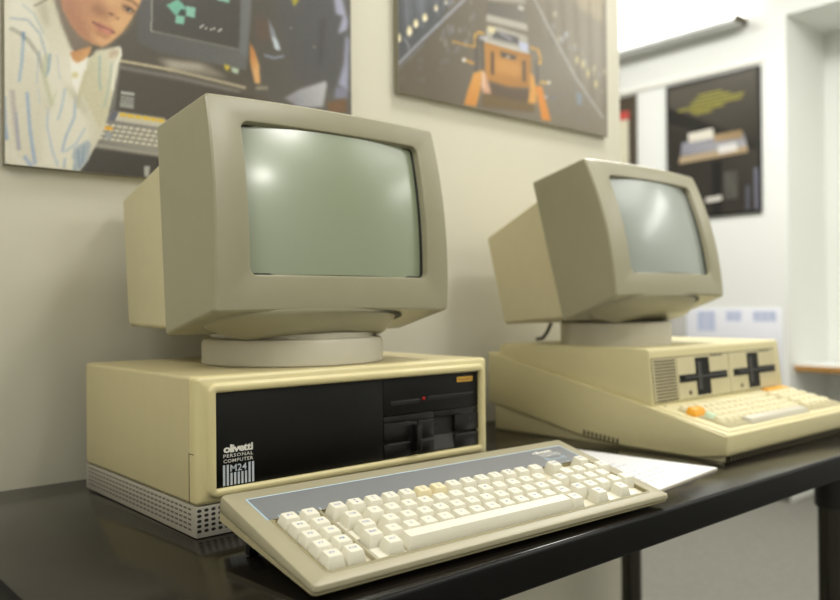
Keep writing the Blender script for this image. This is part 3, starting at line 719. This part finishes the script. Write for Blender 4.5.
for pts, w_, c_, al in (([(10, 18), (28, 20), (40, 34), (48, 62)], 2, '93a4b2', .7), ([(22, 4), (34, 14), (44, 34)], 1.6, '9fb0b6', .6), ([(10, 28), (18, 32), (28, 40), (38, 54), (44, 74)], 4, '9c9a8a', .7), ([(23.5, 32), (22, 60), (19, 82)], 2.6, '8faac8', .8), ([(23, 32), (24, 40)], 3.4, '66809c', .7),
        ([(40, 50), (38, 60), (37, 84)], 1.6, 'a8b9cc', .6), ([(50, 54), (48, 70), (45, 77)], 3, '7f9db0', .8), ([(46, 54), (44, 76), (52, 106)], 5, 'c2c2a6', .8), ([(57, 54), (60, 80)], 1.3, 'b0bed0', .6), ([(27, 92), (30, 130), (35, 164)], 2.8, '8ea6cc', .9),
        ([(3, 96), (4, 124), (6, 140)], 4.5, '7c93bb', .8), ([(12, 90), (15, 120), (19, 150)], 5, 'b1a5a4', .7), ([(16, 112), (19, 150)], 1.8, '8d98b8', .8), ([(48, 108), (47, 126), (52, 150), (58, 166)], 1.6, 'a3b5d0', .8), ([(65, 88), (62, 106), (58, 120)], 1.8, 'a1b6cc', .8),
        ([(76, 96), (74, 118), (66, 136), (62, 152)], 2, '97adca', .9), ([(85, 128), (76, 144), (64, 152)], 1.6, 'a3b7cf', .8), ([(100, 55), (99, 80), (101, 90)], 1.6, '8fb0b2', .8), ([(112, 62), (108, 90), (104, 108)], 1.5, '9bb4b6', .7), ([(38, 88), (40, 104)], 1.4, 'b0c0d4', .6), ([(56, 92), (52, 104)], 2.2, 'c6caa8', .7),
        ([(65, 158), (64, 168)], 1.8, '92a6c6', .8), ([(24, 156), (32, 167)], 3.5, '8ba2d0', .7), ([(2, 146), (14, 156), (24, 166)], 6, 'd9d5c8', .8), ([(0, 156), (8, 166)], 3, 'a8a8ac', .7)):
    A.line(pts, w_, c_, .9, al)
A.poly([(74, 148), (88, 140), (91, 144), (88, 160), (79, 171), (70, 172), (72, 160)], 'a4b0ba', 1.2, .9); A.line([(78, 150), (80, 168)], 1.4, '7f90a6', .6); A.line([(84, 146), (82, 164)], 1.4, '8496ac', .6); A.poly([(68, 156), (74, 160), (72, 172), (66, 170)], 'e0dcc8', 1)
A.poly([(64, 84), (80, 96), (88, 112), (84, 116), (76, 104)], 'c4bfa8', 2, .7); A.poly([(42, 96), (52, 106), (48, 116)], 'c9c4b2', 2, .7)
A.poly([(48, -20), (60, -20), (70, 20), (92, 46), (90, 50), (72, 50), (62, 26)], '7d7061', 1.4)
A.poly([(70, 52), (92, 46), (90, 54), (84, 60), (77, 63), (73, 60)], 'c48a58', 1, to='d9a66e', p0=(74, 50), p1=(86, 60))
A.poly([(56, -40), (62, 8), (70, 24), (80, 36), (92, 44), (102, 47.5), (110, 43), (121, 34), (131, 20), (140, 4), (148, -20), (148, -40)], 'b98261', 1, to='d9aa78', p0=(72, 10), p1=(128, 26))
A.poly([(60, -20), (64, 8), (78, 34), (94, 45), (88, 30), (74, 6)], 'b07b5c', 3, .8); A.poly([(90, 34), (104, 46), (118, 36), (108, 36)], 'e0b083', 2.5, .8); A.poly([(112, 16), (124, 14), (132, 18), (122, 32), (114, 32)], 'deb07f', 3, .9); A.poly([(102, -10), (118, -6), (124, 0), (112, 6), (106, 2)], 'dcae80', 3, .8)
A.poly([(96, 2), (108, 12), (110, 18), (98, 16), (90, 10)], '94664a', 3, .75); A.poly([(92, 22), (100, 22.5), (107, 26.5), (113, 29), (115.5, 33), (108, 35), (99, 31)], 'bd7a66', .9); A.line([(92, 21.5), (99, 25.5), (106, 29), (115, 33)], 1.5, '7d4f40', .6); A.poly([(101, 28), (108, 29.5), (112, 32), (106, 34)], 'd08c78', .8)
A.poly([(94, 28), (102, 34), (112, 37), (106, 39), (97, 35)], 'a9744f', 1.6, .8); A.poly([(108, 10), (112, 11), (118, 16), (119, 20), (113, 19)], 'c8946a', 1); A.ell(111, 14, 2.6, 1.2, '6e4836', .8, .9, .4); A.ell(118, 18.6, 1.8, .9, '8a5c42', .7, .8, .4)
A.poly([(122, 4), (128, 5), (135, 10), (135, 14), (128, 13), (123, 9)], '8d6549', 1.6); A.ell(128.6, 10, 3.6, 1.4, 'a89c92', .6, .9, .4); A.ell(128, 9.6, 1.8, 1.5, '3a2c26', .5); A.line([(123.5, 6.5), (129, 7.5), (134.5, 12)], 1.1, '4a3428', .5); A.line([(124, -2), (132, 1), (139, 7)], 2.2, '7a583e', 1)
A.lay('picture_print', po, l1, YP, .557, .60, .37, .0017)

l2 = (.579, YW, .6275)
p2o = thing('poster', 'photo poster of an orange stand with a silver machine, between the two monitors', 'poster', l2)
bm = new(); box(bm, 0, .6375, -.0125, -.0005, 0, .46, .0008); obj('mount_board', bm, 'board', p2o, 30)
A = Print(384, 616, -30, 146, '6b6457')  # brown-grey ground includes the reflected haze on the glossy print
A.poly([(380, -40), (620, -40), (620, 146), (380, 146)], '685f51', 1, to='8a8273', p0=(430, 60), p1=(600, 30))
A.poly([(390, -40), (468, -40), (440, 24), (394, 68)], '55585e', 3, .9); A.poly([(410, -20), (440, -20), (420, 20), (404, 20)], '777f8c', 5, .5)
rr = random.Random(3)
for k in range(9): A.line([(398+k*7.5, -10), (401+k*7.4, 46-k*6)], 2, '868b98' if k % 2 else '46474a', 1.2, .6)
A.line([(395, 67), (420, 42), (466, -2)], 2.6, '9da0ac', .8); A.line([(395, 72), (424, 44)], 1.4, '80828c', .7, .7); A.line([(404, 38), (409, 46), (408, 50)], 1.4, '989aa4', .7)
for a, b, rx, ry in ((398.5, 38, 2.6, 4.6), (409.5, 31, 2.6, 5.2), (416, 23.5, 2.6, 4.4), (425, 17.5, 2.4, 4.2), (436, 8, 1.6, 3.2), (446, 2, 1.4, 2.4)): A.ell(a, b, rx, ry, 'e9dcae', .8); A.ell(a, b+1.4, rx*.6, ry*.5, 'faf2da', .6)
for k in range(26): A.ell(rr.uniform(440, 474), rr.uniform(0, 50), rr.uniform(.8, 1.8), rr.uniform(1.5, 5), rr.choice(['8f94a6', '7f8290', '9b9a98']), 1, .55)
for k in range(12): A.ell(rr.uniform(398, 470), rr.uniform(50, 96), rr.uniform(1, 3), rr.uniform(1, 3), rr.choice(['7d7d88', '7a7468']), 1.2, .45)
A.poly([(524, -40), (602, -40), (603, 120), (575, 82)], '827a6d', 4, .8, to='a0988a', p0=(540, 40), p1=(600, 10)); A.poly([(565, -20), (604, -20), (604, 24), (580, 8)], 'b9ad97', 3, .9)
for k in range(10): A.line([(540+k*7, -16+k*2), (546+k*6.6, 36+k*9)], 2.4, '6a6358' if k % 2 else '9a9385', 1.6, .5)
A.line([(532, -6), (548, 26), (576, 78), (603, 118)], 2.2, 'b1aeac', .8, .9); A.line([(526, -6), (560, 60), (600, 128)], 1, '8a8580', .8, .6)
for k in range(22):
    t = rr.random(); A.ell(546+t*52+rr.uniform(-4, 10), 14+t*70+rr.uniform(-16, 16), rr.uniform(.8, 2), rr.uniform(1, 4), rr.choice(['b9c0cc', 'a6a8b0', 'c4b894']), .9, .6)
for a, b in ((588, 74), (596, 84), (583, 64), (577, 60)): A.ell(a, b, 1.4, 4.5, 'd6c690', .9, .9)
A.poly([(576, 92), (582, 94), (582, 106), (577, 104)], '8795a6', 1, .8)
for k in range(14): A.ell(rr.uniform(545, 598), rr.uniform(84, 126), rr.uniform(.8, 2), rr.uniform(.8, 2), rr.choice(['7d7c90', '8a8378']), 1, .5)
A.poly([(486, -40), (520, -40), (526, 4), (488, 0)], 'a29d92', 1); A.poly([(487, 2), (526, 8), (527, 24), (487, 16)], '68635b', 1, to='7a756c', p0=(488, 6), p1=(526, 14)); A.ell(521, 8, 3.4, 2.2, 'c2beb6', .8, 1, .5)
A.poly([(487, 14), (527, 24), (528, 31), (486, 21)], 'b3aea4', .8); A.poly([(487, 26), (500, 27), (527, 36), (529, 52), (508, 48), (485, 41)], 'aaa59c', .8); A.poly([(494, 31), (518, 37), (520, 45), (492, 38)], '5f5c5c', .9); A.line([(485, 41), (508, 47.5), (529, 53)], 2, 'd2cec6', .7); A.line([(500, 33), (512, 40)], 2, '9c98a4', .7)
A.poly([(519, 41), (528, 44), (528, 52), (520, 50)], 'b9bfd8', .8); A.poly([(488, 26), (496, 28), (494, 34), (488, 32)], 'd9cfa8', .8); A.poly([(480, 36), (487, 37), (486, 41), (480, 40)], 'c3c3cc', .7)
A.poly([(484, 42), (508, 49), (531, 55), (531, 88), (508, 88), (485, 80)], 'b5803a', .8, to='a8742a', p0=(490, 60), p1=(520, 84)); A.poly([(494, 56), (522, 64), (522, 78), (494, 72)], 'c9924a', 3, .8)
for q in ([(491, 51), (494, 52), (494, 75), (491, 74)], [(522.5, 60), (525.5, 61), (525.5, 82), (522.5, 81)]): A.poly(q, '53422c', .7)
A.poly([(500, 51), (517, 56), (515, 60), (501, 57)], '54493c', .7); A.ell(508, 57, 2, 1.4, 'b9a890', .6)
A.poly([(485, 80), (508, 87), (531, 89), (534, 112), (482, 106)], '5e4c36', 1.4); A.poly([(484, 94), (534, 104), (534, 112), (482, 106)], '77602f', 1.8, .7)
A.poly([(474, 72), (483, 70), (482, 84), (476, 107), (464, 104.5), (468, 90)], 'cd8a3a', .8, to='d89c4c', p0=(466, 104), p1=(480, 74)); A.poly([(482, 70), (486, 74), (490, 88), (491, 94), (483, 93), (481, 84)], 'd0a184', 1); A.line([(483, 72), (484, 88)], 1.6, 'e6cbb0', .7)
A.poly([(530, 72), (534, 76), (537, 92), (536, 104), (528, 103), (530, 88)], 'd59a48', .9); A.poly([(535, 86), (542, 86), (551, 121), (542, 120)], 'd68a34', .8)
A.line([(475.5, 47), (475, 35), (479, 32), (484, 34)], 2.4, 'd8a84a', .7); A.line([(452, 41), (464, 44.5), (475, 47)], 1.8, 'c2964a', .7); A.ell(475.5, 46, 2, 2, 'e0b050', .6); A.line([(465, 60), (475, 64)], 2.4, 'd2a050', .7); A.ell(464, 60, 1.9, 2.2, 'e0dcd4', .6)
A.line([(477, 38), (476, 72)], 4, '57514c', 1, .8); A.line([(482, 38), (483, 70)], 2, '48443f', 1, .7); A.line([(530, 47), (538, 50), (540.5, 58), (540, 64)], 2.2, 'd0a04a', .7); A.ell(539, 63, 2, 2, 'e2b558', .6); A.line([(537, 60), (537, 84)], 3.4, '544e48', 1, .8); A.line([(540, 82), (548, 83)], 2.4, 'd2ac5c', .7); A.ell(549, 82.5, 1.4, 1.8, 'ded8c8', .6)
A.ell(546, 97, 1.6, 1.8, 'b9b6c6', .8); A.ell(554, 98, 3, 1, '6f6c98', .8, .7)
A.lay('picture_print', p2o, l2, YP, .6375, .46, .36, .0019)

def add(*a): S.append(a)
# framed prints on the right-hand wall (plane x = WX)
XP = WX-.016
def side_to(loc):
    def f(pt, i):
        p = on_plane(pt[0], pt[1], 0, XP); return (XP-loc[0]-.0002*(i+1), p.y-loc[1], p.z-loc[2])
    return f
l3 = (WX, 1.16, .69)
p3 = thing('framed_poster', 'large dark poster with yellow lettering and a pale machine, on the white right-hand wall', 'poster', l3)
bm = new(); box(bm, -.015, -.0005, 0, .53, 0, .735, .001); obj('mount_board', bm, 'black', p3, 30)
S = [('4a463f', None)]
add(['5c574f', '57524a', '38352f', '403c36'], [(668, 92), (754, 70), (760, 145), (669, 130)]); add(['383530', '44413b', '3c3934', '34312c'], [(669, 128), (760, 150), (762, 212), (671, 216)])
add(['2f2d2a', '3b3935', '302e2b'], [(668, 108), (757, 140), (757, 150), (668, 124)])
def yl(x0, x1, yy): # a printed yellow line following the sheet's slant
    s = -.225; return ('a39d48', [(x0, yy+s*(x0-712)), (x1, yy+s*(x1-712)), (x1, yy+s*(x1-712)+1.7), (x0, yy+s*(x0-712)+1.7)])
for x0, x1, yy in ((698, 722, 92.0), (694, 730, 95.6), (690, 744, 99.2), (678, 742, 102.8), (690, 724, 106.2), (694, 712, 109.4)): S.append(yl(x0, x1, yy))
add(['b9a58a', 'b29c7c', 'a28c6c', 'b29c7c'], [(680, 157), (747, 145), (748, 152), (679, 164)]); add(['8f8f9a', '7b7c88', 'a5a4a4', '8a8a94'], [(682, 143), (744, 133), (747, 146), (681, 156)]); add(['e2ddd0', 'd4cfc2', 'd9d3c4', 'cfc8b8'], [(688, 134), (713, 128), (714, 138), (689, 143)]); add(['a58e6e', '9c8664', '8f7a5a'], [(714, 135), (742, 130), (743, 138), (714, 142)]); add(['d8d6d4', 'c9c8c8', 'dedad2'], [(718, 146), (736, 142), (738, 150), (719, 154)])
S.append(('2a2826', [(712, 162), (722, 160), (722, 216), (712, 216)])); add(['d8d4ca', 'c5c1b8'], [(706, 198), (722, 195), (722, 200), (706, 203)]); S.append(('6d6c78', [(754, 168), (759, 167), (760, 212), (755, 213)])); S.append(('5a5962', [(746, 186), (750, 185), (750, 212), (746, 213)]))
add(['5a5852', '4c4a46'], [(724, 172), (738, 170), (738, 198), (724, 200)])
f3 = side_to(l3)
def to3(pt, i):
    if i == 0: return (-.0152, pt[0], pt[1])
    x, y, z = f3(pt, i); return (-.0152-.0002*i, min(max(y, .012), .518), min(max(z, .012), .723))
S[0] = ('4a463f', [(.010, .010), (.52, .010), (.52, .725), (.010, .725)])
ink_mesh('picture_print', S, to3, p3, 'printg')
l4 = (WX, 1.885, .69)
p4 = thing('framed_poster', 'partly hidden dark framed print with a red strip, behind the end of the cream wall', 'poster', l4)
bm = new(); box(bm, -.015, -.0005, 0, .53, 0, .735, .001); obj('mount_board', bm, 'dark', p4, 30)
S = [('4f473c', [(.008, .008), (.522, .008), (.522, .727), (.008, .727)]), ('d8d2ba', [(.05, .05), (.48, .05), (.48, .60), (.05, .60)]), ('c2524c', [(.045, .60), (.3, .60), (.3, .65), (.045, .65)])]
ink_mesh('picture_print', S, lambda pt, i: (-.0152-.0002*i, pt[0], pt[1]), p4, 'printg')

# chart, grey panel, wall light, shelf on the right-hand wall
nb = thing('wall_chart', 'white chart with pale blue printed blocks low on the right-hand wall', 'chart', (WX, 1.07, -.16))
bm = new(); box(bm, -.006, -.0005, 0, .515, 0, .368, .001); obj('sheet', bm, 'notice', nb, 30)
def blk(y0, y1, z0, z1):
    V = [bm.verts.new((-.0064, y, z)) for y, z in ((y0, z0), (y1, z0), (y1, z1), (y0, z1))]; bm.faces.new(V)
for y0, y1, nc, nr in ((.025, .145, 3, 2), (.205, .290, 2, 2), (.350, .455, 2, 4)):
    bm = new(); cw = (y1-y0)/nc
    for k in range(nc):
        for r_ in range(nr): blk(y0+k*cw, y0+(k+.93)*cw, .352-r_*.026-.0245, .352-r_*.026)
    raw('printed_block', bm, 'bluep', nb)
gp_ = thing('wall_panel', 'flat grey panel on the white wall, left of the blue-printed chart', 'panel', (WX, 1.592, -.16))
bm = new(); box(bm, -.02, -.0005, 0, .16, 0, .36, .002); obj('cover_plate', bm, 'gpanel', gp_, 30)
lt = thing('wall_light', 'glowing white wall light with grey underside above the dark poster', 'lamp', (WX, 1.236, 1.645))
bm = new(); box(bm, -.115, -.0005, 0, 1.5, 0, .02, .002); obj('tray', bm, 'alu', lt, 30)
bm = new(); box(bm, -.117, -.0005, -.008, 0, -.003, .034, .001); obj('end_cap', bm, 'dark', lt, 30)
bm = new(); box(bm, -.110, -.004, .004, 1.49, .02, .335, .004); obj('diffuser', bm, 'glow', lt, 30)
sf = thing('wall_shelf', 'wood-edged pale board set across the recess at the right edge', 'shelf', (WX+.05, -.9, -.104))
bm = new(); box(bm, .012, NX-WX-.05-.001, .001, NY+.9-.001, 0, .03, .001); obj('board', bm, 'wallw', sf, 30)
bm = new(); box(bm, 0, .012, .001, NY+.9-.001, 0, .03, .002); obj('wood_edge', bm, 'wood', sf, 30)

# ------------------------------------------------------------------ light
def area(name, loc, size, power, col=(1, .93, .8), shape='DISK', target=None, sy=None):
    l = bpy.data.lights.new(name, 'AREA'); l.shape = shape; l.size = size; l.energy = power; l.color = col
    if sy: l.shape = 'RECTANGLE'; l.size_y = sy
    o = bpy.data.objects.new(name, l); C.objects.link(o); o.location = (loc[0], loc[1], loc[2]+T)
    if target is not None:
        o.rotation_euler = (Vector(target)-Vector(loc)).to_track_quat('-Z', 'Y').to_euler()
    return o
LC = (1, .985, .915)
area('ceiling_or_fill_light', (1.0, -.15, 1.97), .35, 18, LC)
area('ceiling_or_fill_light', (.84, -1.68, 1.97), .55, 18, LC)
area('ceiling_or_fill_light', (.64, -3.2, 1.97), .35, 22, LC)
area('ceiling_or_fill_light', (-1.5, -.6, 1.97), 1.0, 26, LC)  # added fill for the left-facing sides, no fixture behind it
area('ceiling_or_fill_light', (2.5, .5, 1.97), .9, 37, (1, .99, .95))  # added to brighten the right side, made wide for soft reflections
area('ceiling_or_fill_light', (2.6, 1.8, 1.97), .5, 16, (1, .99, .95))
area('ceiling_or_fill_light', (2.5, -1.3, 1.97), 1.4, 11, (1, .99, .95))  # added light lifting the right side of the left monitor's frame
area('wall_tube_light', (3.52, -1.6, 1.72), 1.6, 7, (1, .99, .95), target=(1.0, -1.6, .9), sy=.22)
w = bpy.data.worlds.new('World'); bpy.context.scene.world = w; w.use_nodes = True
w.node_tree.nodes['Background'].inputs[0].default_value = (1, .95, .85, 1); w.node_tree.nodes['Background'].inputs[1].default_value = .3

# ------------------------------------------------------------------ camera
cd = bpy.data.cameras.new('camera'); co = bpy.data.objects.new('camera', cd); C.objects.link(co)
cd.sensor_fit = 'HORIZONTAL'; cd.sensor_width = 36; cd.lens = 36*FPX/840; cd.clip_start = .02; cd.clip_end = 50
mw_ = Matrix.Identity(4)
for i in range(3):
    mw_[i][0], mw_[i][1], mw_[i][2] = RX[i], UX[i], -FX[i]
mw_[0][3], mw_[1][3], mw_[2][3] = CAM[0], CAM[1], CAM[2]+T
co.matrix_world = mw_
cd.dof.use_dof = True; cd.dof.focus_distance = .82; cd.dof.aperture_fstop = 4.2
sc = bpy.context.scene; sc.camera = co
sc.view_settings.view_transform = 'Standard'; sc.view_settings.look = 'None'; sc.view_settings.exposure = .08; sc.view_settings.gamma = 1
sc.view_settings.use_curve_mapping = False
